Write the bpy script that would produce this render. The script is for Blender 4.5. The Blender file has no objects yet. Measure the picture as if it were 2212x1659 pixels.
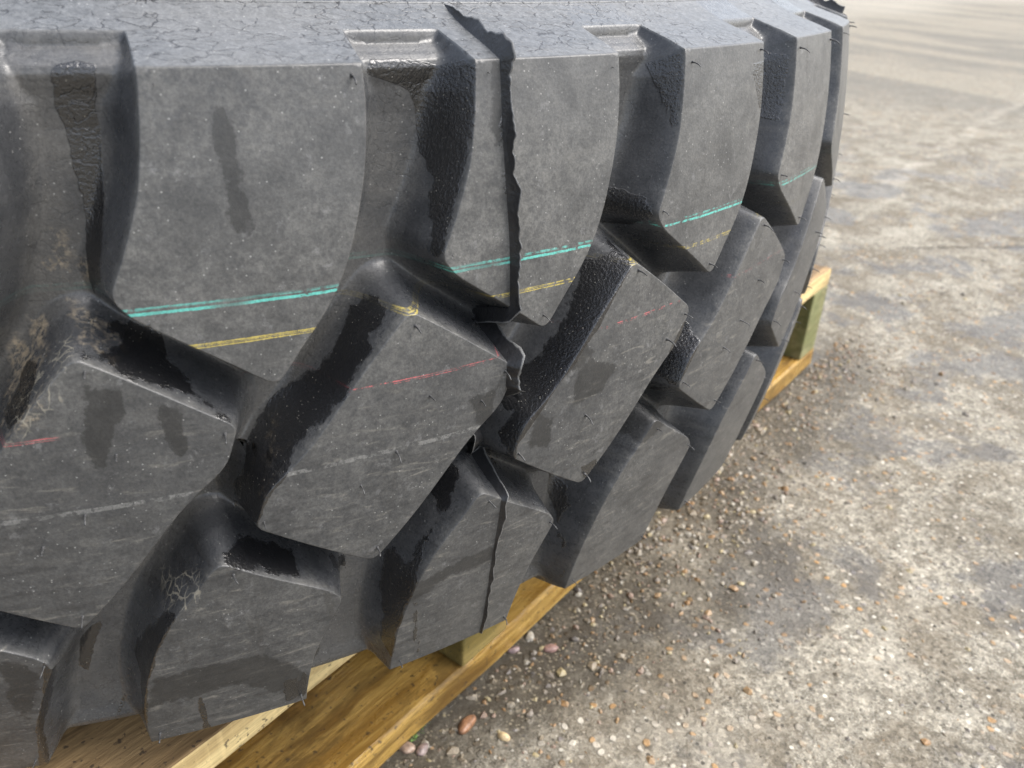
import bpy, math, random
import numpy as np
from mathutils import Matrix, Vector, geometry
R_ = math.radians
sc = bpy.context.scene
rng = np.random.default_rng(7)
random.seed(7)

# ------------------------------------------------------------ camera, sky, sun, exposure
ZT = 0.482                         # height of the tread's upper edge above the ground
cam_d = bpy.data.cameras.new('camera'); cam = bpy.data.objects.new('camera', cam_d)
sc.collection.objects.link(cam); sc.camera = cam
cam.location = (0.003072, -0.938545, 0.036712 + ZT)
cam.rotation_mode = 'XYZ'
cam.matrix_world = Matrix.Translation(cam.location) @ (Matrix.Rotation(R_(-23.880396), 4, 'Z') @ Matrix.Rotation(R_(61.793426), 4, 'X') @ Matrix.Rotation(R_(2.491972), 4, 'Z'))
cam_d.sensor_width = 36; cam_d.lens = 1754.856 / 2212 * 36
cam_d.clip_start = 0.02; cam_d.clip_end = 2000
cam_d.dof.use_dof = True; cam_d.dof.focus_distance = 0.37; cam_d.dof.aperture_fstop = 13.5

SUN_EL, SUN_AZ = 55.0, 112.0       # azimuth: clockwise from +Y
world = bpy.data.worlds.new('World'); sc.world = world; world.use_nodes = True
wn = world.node_tree.nodes; wl = world.node_tree.links
bg = wn['Background']; sky = wn.new('ShaderNodeTexSky'); sky.sky_type = 'NISHITA'; sky.sun_disc = False
sky.sun_elevation = R_(SUN_EL); sky.sun_rotation = R_(SUN_AZ); sky.air_density = 1.0; sky.dust_density = 4.0; sky.ozone_density = 1.0
hs = wn.new('ShaderNodeHueSaturation'); hs.inputs['Saturation'].default_value = .55; wl.new(sky.outputs[0], hs.inputs['Color']); wl.new(hs.outputs[0], bg.inputs[0]); bg.inputs[1].default_value = 0.15
sun_d = bpy.data.lights.new('sun', 'SUN'); sun = bpy.data.objects.new('sun', sun_d); sc.collection.objects.link(sun)
sun_d.energy = 1.2; sun_d.angle = R_(45); sun_d.color = (1, 0.985, 0.955)
az, el = R_(SUN_AZ), R_(SUN_EL)
sdir = Vector((math.sin(az) * math.cos(el), math.cos(az) * math.cos(el), math.sin(el)))
sun.rotation_euler = sdir.to_track_quat('Z', 'Y').to_euler()
sc.view_settings.view_transform = 'Standard'; sc.view_settings.look = 'None'
sc.view_settings.exposure = 1.38; sc.view_settings.gamma = 1.0

# ------------------------------------------------------------ helpers
def tag(o, label=None, cat=None, group=None, kind=None):
    if label: o['label'] = label
    if cat: o['category'] = cat
    if group: o['group'] = group
    if kind: o['kind'] = kind
    return o
def link(name, me, mat=None, parent=None):
    o = bpy.data.objects.new(name, me); sc.collection.objects.link(o)
    if mat is not None and not me.materials: me.materials.append(mat)
    if parent is not None: o.parent = parent
    return o
def empty(name, loc=(0, 0, 0), rz=0.0):
    o = bpy.data.objects.new(name, None); sc.collection.objects.link(o); o.location = loc; o.rotation_euler = (0, 0, rz)
    o.empty_display_size = 0.1
    return o
def mesh_np(name, V, F, smooth=True):
    """V (n,3) array, F (m,k) int array of triangles or quads"""
    me = bpy.data.meshes.new(name)
    V = np.asarray(V, dtype=np.float32); F = np.asarray(F, dtype=np.int32); k = F.shape[1]
    me.vertices.add(len(V)); me.vertices.foreach_set('co', V.ravel())
    me.loops.add(F.size); me.loops.foreach_set('vertex_index', F.ravel())
    me.polygons.add(len(F)); me.polygons.foreach_set('loop_start', np.arange(0, F.size, k, dtype=np.int32))
    me.polygons.foreach_set('loop_total', np.full(len(F), k, dtype=np.int32))
    me.update(calc_edges=True); me.validate()
    me.polygons.foreach_set('use_smooth', np.full(len(me.polygons), smooth)); me.update()
    return me
def set_uv(me, uv):
    lay = me.uv_layers.new(name='UVMap'); vi = np.zeros(len(me.loops), dtype=np.int32); me.loops.foreach_get('vertex_index', vi)
    lay.data.foreach_set('uv', np.asarray(uv, dtype=np.float32)[vi].ravel())
def set_attr(me, name, a):
    at = me.attributes.new(name, 'FLOAT', 'POINT'); at.data.foreach_set('value', np.asarray(a, dtype=np.float32))

# === GEOM BEGIN ============================================== the tyre's shape in pattern space
# p: position round the tread in pitches; s: metres down the meridian from the upper tread edge
W_T = 0.2956; D_P = 0.1776285; MX = D_P * 0.655
PZC, PC1, PC4 = -0.13729458, 0.02858967, 0.00219121
def crown(z):
    h = 0.2
    return 0.65 - PC1 * ((z - PZC) / h) ** 2 + PC1 * (PZC / h) ** 2 - PC4 * ((z - PZC) / h) ** 4 + PC4 * (PZC / h) ** 4
_sr = [(0.650, 0.0), (0.641, 0.0031), (0.632, 0.0056), (0.624, 0.0080), (0.616, 0.0112), (0.608, 0.0152), (0.600, 0.0205)]
_u = [0.0]
for a, b in zip(_sr[:-1], _sr[1:]): _u.append(_u[-1] + math.hypot(a[0] - b[0], a[1] - b[1]))
_se = np.concatenate([-np.array(_u)[::-1], np.linspace(0.004, W_T - 0.004, 60), W_T + np.array(_u)])
rb = crown(-W_T)
_re = np.concatenate([np.array([q[0] for q in _sr])[::-1], crown(-np.linspace(0.004, W_T - 0.004, 60)), np.array([q[0] for q in _sr]) - 0.65 + rb])
_ze = np.concatenate([np.array([q[1] for q in _sr])[::-1], -np.linspace(0.004, W_T - 0.004, 60), -W_T - np.array([q[1] for q in _sr])])
_sf = np.array([-0.060, -0.0285, -0.0272, -0.0255, -0.0235, -0.020, -0.015, -0.009, -0.004, 0.000, 0.006, 0.020, 0.060, 0.148])
_rf = np.array([0, 0, 0.0001, 0.6245, 0.6268, 0.6282, 0.6300, 0.6322, 0.6328, 0.6322, 0.6312, 0.6300, 0.6300, 0.6315])
_zf = np.array([0, 0, 0, 0.0036, 0.0022, 0.0012, 0.0002, -0.0015, -0.0040, -0.0070, -0.0105, -0.021, -0.060, -0.148])
def _smooth_tab(s, v, w):
    g = np.arange(s[0], s[-1] + 1e-9, 0.0002); y = np.interp(g, s, v)
    k = int(w / 0.0002) | 1; yp = np.pad(y, k // 2, mode='edge'); yy = np.convolve(yp, np.ones(k) / k, mode='valid')
    return g, yy
_GO, _RO = _smooth_tab(_se, _re, 0.0012); _, _ZO = _smooth_tab(_se, _ze, 0.0012)
def outer(s):
    return np.interp(s, _GO, _RO), np.interp(s, _GO, _ZO)
_g = np.arange(-0.060, 0.148 + 1e-9, 0.0002); _or, _oz = outer(_g)
_m = _sf >= -0.0256
_fr = np.interp(_g, _sf[_m], _rf[_m]); _fz = np.interp(_g, _sf[_m], _zf[_m])
_t = np.clip((_g + 0.0274) / 0.0014, 0, 1); _t = _t * _t * (3 - 2 * _t)      # riser at the groove's upper end
_fr = _or * (1 - _t) + _fr * _t; _fz = _oz * (1 - _t) + _fz * _t
_kk = np.ones(7) / 7
_fr = np.convolve(np.pad(_fr, 3, mode='edge'), _kk, mode='valid'); _fz = np.convolve(np.pad(_fz, 3, mode='edge'), _kk, mode='valid')
_dr = rb - 0.65
_GI = np.concatenate([_g, (W_T - _g[::-1])]); _RI = np.concatenate([_fr, _fr[::-1] + _dr * 0.9]); _ZI = np.concatenate([_fz, -W_T - _fz[::-1]])
_o = np.argsort(_GI); _GI, _RI, _ZI = _GI[_o], _RI[_o], _ZI[_o]
def inner(s):
    return np.interp(s, _GI, _RI), np.interp(s, _GI, _ZI)

# block outlines, in (p, z) with z downwards negative
S_OUT = [(-0.030, 0.080), (-0.012, 0.030), (0.0, 0.0), (-0.007, -0.0103), (-0.020, -0.0213), (-0.041, -0.0340), (-0.071, -0.0448), (-0.114, -0.0570), (-0.150, -0.0662),
         ('r', -0.166, -0.0705), (-0.112, -0.0778), (-0.047, -0.0836), (0.045, -0.0912), (0.13, -0.0984), (0.20, -0.1046), ('r', 0.254, -0.1094),
         (0.288, -0.1050), (0.345, -0.0962), (0.415, -0.0860), (0.478, -0.0748), (0.529, -0.0616), (0.567, -0.0475), (0.592, -0.0362), (0.609, -0.0240), (0.618, -0.0120), (0.621, 0.0), (0.64, 0.03), (0.66, 0.08)]
M_OUT = [('r', -0.289, -0.0888), (-0.200, -0.0958), (-0.098, -0.1043), (0.018, -0.1144), ('r', 0.1235, -0.1238), (0.068, -0.1395), (-0.037, -0.1510), (-0.10, -0.1585), (-0.28, -0.1845), (-0.40, -0.2003)]
M_OUT = M_OUT + [((q[0], -0.745 - q[1], -W_T - q[2]) if q[0] == 'r' else (-0.745 - q[0], -W_T - q[1])) for q in M_OUT]
L_OUT = [((q[0], -0.745 - q[1], -W_T - q[2]) if q[0] == 'r' else (-0.745 - q[0], -W_T - q[1])) for q in S_OUT]
def outline(raw, rad=0.0042, step=0.0016):
    pts = []
    P2 = [np.array([q[-2] * MX, -q[-1]]) for q in raw]; n = len(P2)
    for i, q in enumerate(raw):
        c = P2[i]; a = P2[i - 1]; b = P2[(i + 1) % n]
        r = rad if q[0] == 'r' else None
        if r is None:
            va = (a - c) / np.linalg.norm(a - c); vb = (b - c) / np.linalg.norm(b - c)
            if va @ vb > -0.85: r = 0.0012
        if r is None: pts.append(c); continue
        va = (a - c) / np.linalg.norm(a - c); vb = (b - c) / np.linalg.norm(b - c)
        for t in np.linspace(0, 1, 9): pts.append((1 - t) ** 2 * (c + va * r) + 2 * t * (1 - t) * c + t * t * (c + vb * r))
    pts = np.array(pts); out = []
    # smooth the long curved sides
    n = len(pts)
    for i in range(n):
        p0, p1, p2, p3 = pts[i - 1], pts[i], pts[(i + 1) % n], pts[(i + 2) % n]
        L = np.linalg.norm(p2 - p1); m = max(1, int(round(L / step)))
        def ok(a, b, c):
            u = (b - a) / (np.linalg.norm(b - a) + 1e-12); v = (c - b) / (np.linalg.norm(c - b) + 1e-12); return u @ v > 0.9
        lim = L
        t1 = (p2 - p0) / (np.linalg.norm(p2 - p0) + 1e-12) * lim if ok(p0, p1, p2) else (p2 - p1)
        t2 = (p3 - p1) / (np.linalg.norm(p3 - p1) + 1e-12) * lim if ok(p1, p2, p3) else (p2 - p1)
        for k in range(m):
            t = k / m; h00 = 2 * t ** 3 - 3 * t * t + 1; h10 = t ** 3 - 2 * t * t + t; h01 = -2 * t ** 3 + 3 * t * t; h11 = t ** 3 - t * t
            out.append(h00 * p1 + h10 * t1 + h01 * p2 + h11 * t2)
    out = np.array(out)
    A = 0.5 * np.sum(out[:, 0] * np.roll(out[:, 1], -1) - np.roll(out[:, 0], -1) * out[:, 1])
    if A < 0: out = out[::-1].copy()
    return out
POLY = {'S': outline(S_OUT), 'M': outline(M_OUT), 'L': outline(L_OUT)}
def sdf(X, Y, poly):
    """signed distance to a closed polygon, negative inside"""
    shp = X.shape; x = X.ravel(); y = Y.ravel(); res = np.full(x.shape, 1e9); ins = np.zeros(x.shape, bool)
    a = poly; b = np.roll(poly, -1, 0)
    lo = poly.min(0) - 0.03; hi = poly.max(0) + 0.03
    near = (x > lo[0]) & (x < hi[0]) & (y > lo[1]) & (y < hi[1])
    idx = np.nonzero(near)[0]
    if len(idx) == 0: return res.reshape(shp)
    xs = x[idx]; ys = y[idx]; r2 = np.full(xs.shape, 1e9); inn = np.zeros(xs.shape, bool)
    for (ax, ay), (bx, by) in zip(a, b):
        dx, dy = bx - ax, by - ay; q = dx * dx + dy * dy + 1e-18
        t = np.clip(((xs - ax) * dx + (ys - ay) * dy) / q, 0, 1)
        r2 = np.minimum(r2, (xs - ax - t * dx) ** 2 + (ys - ay - t * dy) ** 2)
        c = ((ay > ys) != (by > ys)); 
        inn ^= c & (xs < (bx - ax) * (ys - ay) / (by - ay + 1e-18) + ax)
    res[idx] = np.where(inn, -np.sqrt(r2), np.sqrt(r2))
    return res.reshape(shp)
DRAFT = 0.0085
def hprof(d, w=DRAFT):
    a = 1 - d / w
    kb = 0.035; h = np.maximum(kb - np.abs(a - 1), 0) / kb; a2 = np.minimum(a, 1) - h * h * kb / 4
    kf = 0.55; h = np.maximum(kf - np.abs(a2), 0) / kf; return np.maximum(a2, 0) + h * h * kf / 4
def hfield(p, s, want_d=False):
    """height of the rubber between groove floor (0) and tread surface (1); p may be any real pitch number"""
    X = (p - np.floor(p)) * MX; w = DRAFT * (.30 + .70 * np.clip((np.minimum(s, W_T - s) + .016) / .026, 0, 1)); one = np.ones_like(X); dmin = np.full(X.shape, 1e9)
    for k in ('S', 'M', 'L'):
        for sh in (-1, 0, 1, 2, 3):
            pl = POLY[k]
            if (pl[:, 0].max() + sh * MX < -0.02) or (pl[:, 0].min() + sh * MX > MX + 0.02): continue
            d = sdf(X - sh * MX, s, pl); dmin = np.minimum(dmin, d)
            one = one * (1 - np.where(d < 0.03, hprof(np.minimum(d, 0.03), w), 0))
    return (1 - one, dmin) if want_d else 1 - one
def surf(p, s, h, lift=0.0):
    ro, zo = outer(s); ri, zi = inner(s)
    r = ri + (ro - ri) * h; z = zi + (zo - zi) * h
    # lift: metres along the outward direction
    ds = 0.0015; r1, z1 = outer(s - ds); r2, z2 = outer(s + ds); tr, tz = r2 - r1, z2 - z1; L = np.hypot(tr, tz) + 1e-12
    r = r + (-tz / L) * lift; z = z + (tr / L) * lift
    a = p * D_P
    return np.stack([r * np.sin(a), -r * np.cos(a), z + ZT], -1)
def surf_h(p, s): return surf(p, s, hfield(p, s))
def normals(p, s, e=0.00025):
    dp = e / MX
    a = surf_h(p + dp, s) - surf_h(p - dp, s); b = surf_h(p, s + e) - surf_h(p, s - e)
    n = np.cross(b, a); n /= np.linalg.norm(n, axis=-1, keepdims=True) + 1e-12
    P = surf_h(p, s); sgn = np.sign(n[..., 0] * P[..., 0] + n[..., 1] * P[..., 1] + n[..., 2] * (P[..., 2] - ZT + W_T / 2))
    return n * np.where(sgn == 0, 1, sgn)[..., None]
# === GEOM END

# ------------------------------------------------------------ wet stains, as closed outlines in (p, s)
WET = [[[-0.2192,-0.0055], [-0.2269,0.0105], [-0.2192,0.028], [-0.2115,0.044], [-0.2269,0.059], [-0.2423,0.072], [-0.2346,0.0795], [-0.1962,0.068], [-0.1769,0.0595], [-0.15,0.044], [-0.1269,0.024], [-0.1192,0.009], [-0.0962,-0.0105], [-0.1538,-0.014], [-0.2038,-0.011]], [[0.6846,-0.0025], [0.75,0.002], [0.8385,0.0085], [0.8692,0.019], [0.8731,0.03], [0.8808,0.04], [0.8846,0.0445], [0.8654,0.053], [0.8308,0.063], [0.8231,0.069], [0.8308,0.0705], [0.8385,0.069], [0.8462,0.066], [0.8846,0.0555], [0.9423,0.0385], [0.9692,0.027], [0.9846,0.016], [1.0,0.003], [0.9885,-0.0025], [0.8692,-0.0095], [0.7077,-0.011]], [[0.6385,0.0875], [0.6731,0.0875], [0.65,0.0915], [0.5885,0.1005], [0.5808,0.104], [0.5346,0.1105], [0.4692,0.1195], [0.3962,0.1295], [0.2769,0.1455], [0.1885,0.158], [0.1346,0.1705], [0.0885,0.1825], [0.0962,0.166], [0.1654,0.1475], [0.2192,0.1385], [0.2769,0.1305], [0.3423,0.125], [0.4308,0.117], [0.4923,0.108], [0.5423,0.1], [0.5731,0.0925], [0.5923,0.092]], [[-0.2038,0.086], [-0.1577,0.0885], [-0.0731,0.0795], [-0.0577,0.101], [-0.0385,0.1045], [0.0154,0.111], [0.0846,0.1185], [0.1115,0.1225], [0.0654,0.118], [0.0231,0.1135], [-0.0385,0.1075], [-0.1308,0.101], [-0.2423,0.092], [-0.2885,0.089], [-0.2769,0.0885], [-0.1846,0.0925], [-0.1615,0.0925], [-0.2038,0.0885]], [[1.9385,0.002], [1.9923,0.0005], [1.9808,0.018], [1.9615,0.03], [1.9462,0.0355], [1.9538,0.0205], [1.9423,0.0065]], [[1.5346,0.059], [1.8115,0.062], [1.8423,0.0635], [1.8385,0.0705], [1.8385,0.0785], [1.7923,0.08]], [[1.6885,0.092], [1.5231,0.117], [1.3231,0.1425], [1.1538,0.1665], [1.1462,0.159], [1.2538,0.1425], [1.3923,0.126], [1.5154,0.1065], [1.6192,0.0915], [1.7538,0.083]], [[0.0885,0.188], [0.2154,0.199], [0.2654,0.204], [0.2654,0.2065], [0.2885,0.2105], [0.1885,0.202], [0.0346,0.189], [0.0115,0.186], [0.05,0.1865]], [[0.4269,0.2165], [0.5115,0.229], [0.5192,0.24], [0.4423,0.224], [0.4269,0.2195], [0.4654,0.2235]], [[-0.2,0.2135], [-0.1692,0.2105], [-0.2423,0.227], [-0.3077,0.2465], [-0.3577,0.2775], [-0.3538,0.2655], [-0.35,0.252], [-0.3654,0.2465], [-0.2808,0.226]], [[0.8577,0.164], [0.9846,0.183], [0.9038,0.1955], [0.8385,0.2065], [0.7731,0.219], [0.7,0.2415], [0.6462,0.2695], [0.6385,0.2845], [0.6231,0.278], [0.6231,0.26], [0.6462,0.2405], [0.6808,0.228], [0.7077,0.2235], [0.7192,0.225], [0.6923,0.2375], [0.7654,0.2175], [0.8769,0.1985]], [[1.1308,0.113], [1.2577,0.127], [1.0962,0.121], [1.2385,0.144], [1.1654,0.156], [1.15,0.173], [1.2462,0.198], [1.1423,0.1795], [1.1308,0.1635], [1.1731,0.153], [1.0962,0.1245], [1.1385,0.1175]], [[1.6192,0.194], [1.6308,0.2835], [1.6192,0.291], [1.6231,0.258], [1.6808,0.2295], [1.5038,0.194]], [[-0.45,0.2795], [-0.4423,0.2815], [-0.5077,0.3045], [-0.5577,0.305], [-0.5154,0.3035]], [[0.7192,0.2445], [0.7385,0.245], [0.7423,0.263], [0.7808,0.2905], [0.7538,0.2895], [0.7231,0.262]], [[-0.1538,0.267], [-0.1385,0.268], [-0.1462,0.286], [-0.1385,0.2955], [-0.1654,0.2955], [-0.1615,0.2845]], [[0.1654,0.272], [0.2192,0.274], [0.2077,0.2915], [0.1692,0.2915]], [[0.2423,0.269], [0.2654,0.273], [0.2538,0.291], [0.2308,0.2915]], [[2.1846,0.1835], [2.0038,0.145], [2.0385,0.138], [2.0962,0.1295], [2.2923,0.1415], [2.1308,0.1725], [2.2538,0.19]], [[1.0885,0.0175], [1.1,0.018], [1.0962,0.0335], [1.0962,0.06], [1.0769,0.0635], [1.0769,0.045], [1.0692,0.033]], [[-0.6038,0.222], [-0.5846,0.228], [-0.6577,0.253], [-0.7,0.2655], [-0.7462,0.2955], [-0.7731,0.2955], [-0.7,0.26], [-0.6423,0.2415]], [[-0.55,0.239], [-0.5077,0.236], [-0.4577,0.232], [-0.5231,0.25], [-0.5692,0.2635], [-0.5962,0.259]], [[0.7769,0.006], [0.8308,0.013], [0.7962,0.0095]], [[2.5038,0.01], [2.95,0.004], [2.9808,0.0085], [2.9692,0.023], [2.9192,0.042], [2.5808,0.03]], [[-0.4538,0.098], [-0.3962,0.0965], [-0.4346,0.106], [-0.5,0.1145], [-0.5385,0.115], [-0.4962,0.107]]]
DAMP = [[[0.1769,0.0145], [0.2154,0.013], [0.2269,0.026], [0.2385,0.041], [0.2385,0.0525], [0.2038,0.05], [0.1808,0.033], [0.1692,0.0215]], [[-0.2808,0.0975], [-0.1962,0.1015], [-0.1962,0.1125], [-0.2462,0.1225], [-0.2731,0.1315], [-0.3,0.129], [-0.2962,0.116]], [[-0.1038,0.1085], [-0.0423,0.1135], [-0.0346,0.1255], [-0.0423,0.136], [-0.0692,0.1305], [-0.0923,0.118]], [[1.4808,0.1295], [1.6462,0.14], [1.5808,0.153], [1.4077,0.1545], [1.4308,0.14]], [[1.2385,0.1505], [1.3385,0.157], [1.3231,0.172], [1.2077,0.1685]], [[-0.3385,0.2665], [-0.0308,0.264], [0.3308,0.2965], [0.3615,0.2875], [0.0885,0.2465], [-0.1808,0.246], [-0.2923,0.247]], [[0.9192,0.135], [1.0577,0.1305], [1.0192,0.145], [1.0923,0.1705]], [[1.3692,0.1295], [1.4731,0.1225], [1.5308,0.129], [1.3538,0.135]], [[0.7154,0.2315], [1.0692,0.224], [1.1308,0.2345], [0.8577,0.2355], [0.6885,0.2435]], [[-0.7308,0.2195], [-0.6731,0.219], [-0.6269,0.2295], [-0.7308,0.2585], [-0.7423,0.2375]], [[1.7808,0.1755], [2.2192,0.1825], [2.1038,0.1955], [1.9115,0.199]], [[1.0577,0.0005], [1.1038,0.001], [1.0885,0.028], [1.0615,0.031]]]
DIRT = [[[-0.3077,0.056], [-0.2808,0.057], [-0.2808,0.0635], [-0.2962,0.0685], [-0.3308,0.068]], [[-0.2577,0.067], [-0.2269,0.0655], [-0.2538,0.076], [-0.2577,0.0725]], [[-0.3077,0.079], [-0.1962,0.088], [-0.1385,0.0945], [-0.2077,0.091], [-0.2808,0.085]], [[-0.4385,0.0865], [-0.3846,0.086], [-0.3846,0.0915], [-0.4346,0.0925]], [[0.2654,0.137], [0.2808,0.1395], [0.2346,0.146], [0.1923,0.1535], [0.1654,0.158], [0.2,0.15]], [[-0.5038,0.0925], [-0.3923,0.097], [-0.4346,0.108], [-0.5192,0.116]]]
CRAZE = [[[-0.3846,0.0965], [-0.3346,0.101], [-0.3923,0.1085], [-0.4538,0.1185], [-0.5038,0.1175], [-0.4923,0.11], [-0.4269,0.1015]], [[-0.2,0.206], [-0.05,0.19], [-0.0769,0.198], [-0.1308,0.2055], [-0.2077,0.2125]], [[-0.3077,0.085], [-0.2885,0.0875], [-0.3115,0.0915], [-0.3385,0.0935], [-0.3423,0.0885]]]
def wet_field(p, s, lst=None):
    """metres outside (negative) / inside (positive) the nearest wet stain"""
    d = np.full(p.shape, 0.03)
    for poly in (WET if lst is None else lst):
        q = np.array(poly); q = np.stack([q[:, 0] * MX, q[:, 1]], 1)
        d = np.minimum(d, sdf(p * MX, s, q))
    return -d

# ------------------------------------------------------------ materials
def mat_new(name):
    m = bpy.data.materials.new(name); m.use_nodes = True; return m, m.node_tree.nodes, m.node_tree.links, m.node_tree.nodes['Principled BSDF']
class G:
    """tiny node-graph helper"""
    def __init__(s, m): s.n = m.node_tree.nodes; s.l = m.node_tree.links
    def _in(s, sock, v):
        if v is None: return
        if isinstance(v, bpy.types.NodeSocket): s.l.new(v, sock)
        else: sock.default_value = v
    def math(s, op, a, b=None, c=None, clamp=False):
        x = s.n.new('ShaderNodeMath'); x.operation = op; x.use_clamp = clamp
        s._in(x.inputs[0], a); s._in(x.inputs[1], b); s._in(x.inputs[2], c); return x.outputs[0]
    def add(s, a, b): return s.math('ADD', a, b)
    def mul(s, a, b): return s.math('MULTIPLY', a, b)
    def sub(s, a, b): return s.math('SUBTRACT', a, b)
    def step(s, v, lo, hi, a=0.0, b=1.0, smooth=True):
        x = s.n.new('ShaderNodeMapRange'); x.interpolation_type = 'SMOOTHSTEP' if smooth else 'LINEAR'
        s._in(x.inputs[0], v); s._in(x.inputs[1], lo); s._in(x.inputs[2], hi); s._in(x.inputs[3], a); s._in(x.inputs[4], b); return x.outputs[0]
    def mix(s, f, a, b, mode='MIX'):
        x = s.n.new('ShaderNodeMix'); x.data_type = 'RGBA'; x.blend_type = mode
        s._in(x.inputs[0], f)
        for i, v in ((6, a), (7, b)):
            if isinstance(v, (tuple, list)): v = (*v[:3], 1.0)
            s._in(x.inputs[i], v)
        return x.outputs[2]
    def noise(s, vec, scale, detail=4, rough=0.6, dist=0.0):
        x = s.n.new('ShaderNodeTexNoise'); s._in(x.inputs['Vector'], vec); s._in(x.inputs['Scale'], scale); x.inputs['Detail'].default_value = detail
        x.inputs['Roughness'].default_value = rough; x.inputs['Distortion'].default_value = dist; return x.outputs[0]
    def noisec(s, vec, scale, detail=3):
        x = s.n.new('ShaderNodeTexNoise'); s._in(x.inputs['Vector'], vec); x.inputs['Scale'].default_value = scale; x.inputs['Detail'].default_value = detail; return x.outputs[1]
    def vor(s, vec, scale, feature='F1', rand=1.0):
        x = s.n.new('ShaderNodeTexVoronoi'); x.feature = feature; s._in(x.inputs['Vector'], vec); x.inputs['Scale'].default_value = scale
        x.inputs['Randomness'].default_value = rand; return x
    def mapping(s, vec, scale=(1, 1, 1), rot=(0, 0, 0), loc=(0, 0, 0)):
        x = s.n.new('ShaderNodeMapping'); s._in(x.inputs[0], vec); x.inputs[1].default_value = loc; x.inputs[2].default_value = rot; x.inputs[3].default_value = scale; return x.outputs[0]
    def warp(s, vec, scale, amt):
        c = s.noisec(vec, scale); x = s.n.new('ShaderNodeVectorMath'); x.operation = 'SUBTRACT'; s._in(x.inputs[0], c); x.inputs[1].default_value = (.5, .5, .5)
        y = s.n.new('ShaderNodeVectorMath'); y.operation = 'SCALE'; s._in(y.inputs[0], x.outputs[0]); y.inputs['Scale'].default_value = amt
        z = s.n.new('ShaderNodeVectorMath'); z.operation = 'ADD'; s._in(z.inputs[0], vec); s._in(z.inputs[1], y.outputs[0]); return z.outputs[0]
    def bump(s, h, strength, dist, nrm=None):
        x = s.n.new('ShaderNodeBump'); s._in(x.inputs['Height'], h); s._in(x.inputs['Strength'], strength); x.inputs['Distance'].default_value = dist
        if nrm is not None: s._in(x.inputs['Normal'], nrm)
        return x.outputs[0]
    def pos(s): return s.n.new('ShaderNodeNewGeometry').outputs['Position']
    def obj(s): return s.n.new('ShaderNodeTexCoord').outputs['Object']
    def vlen(s, v):
        x = s.n.new('ShaderNodeVectorMath'); x.operation = 'LENGTH'; s._in(x.inputs[0], v); return x.outputs['Value']
    def attr(s, name):
        x = s.n.new('ShaderNodeAttribute'); x.attribute_name = name; return x.outputs['Fac']
    def uv(s):
        x = s.n.new('ShaderNodeUVMap'); x.uv_map = 'UVMap'; y = s.n.new('ShaderNodeSeparateXYZ'); s.l.new(x.outputs[0], y.inputs[0]); return y.outputs[0], y.outputs[1], x.outputs[0]

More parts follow.
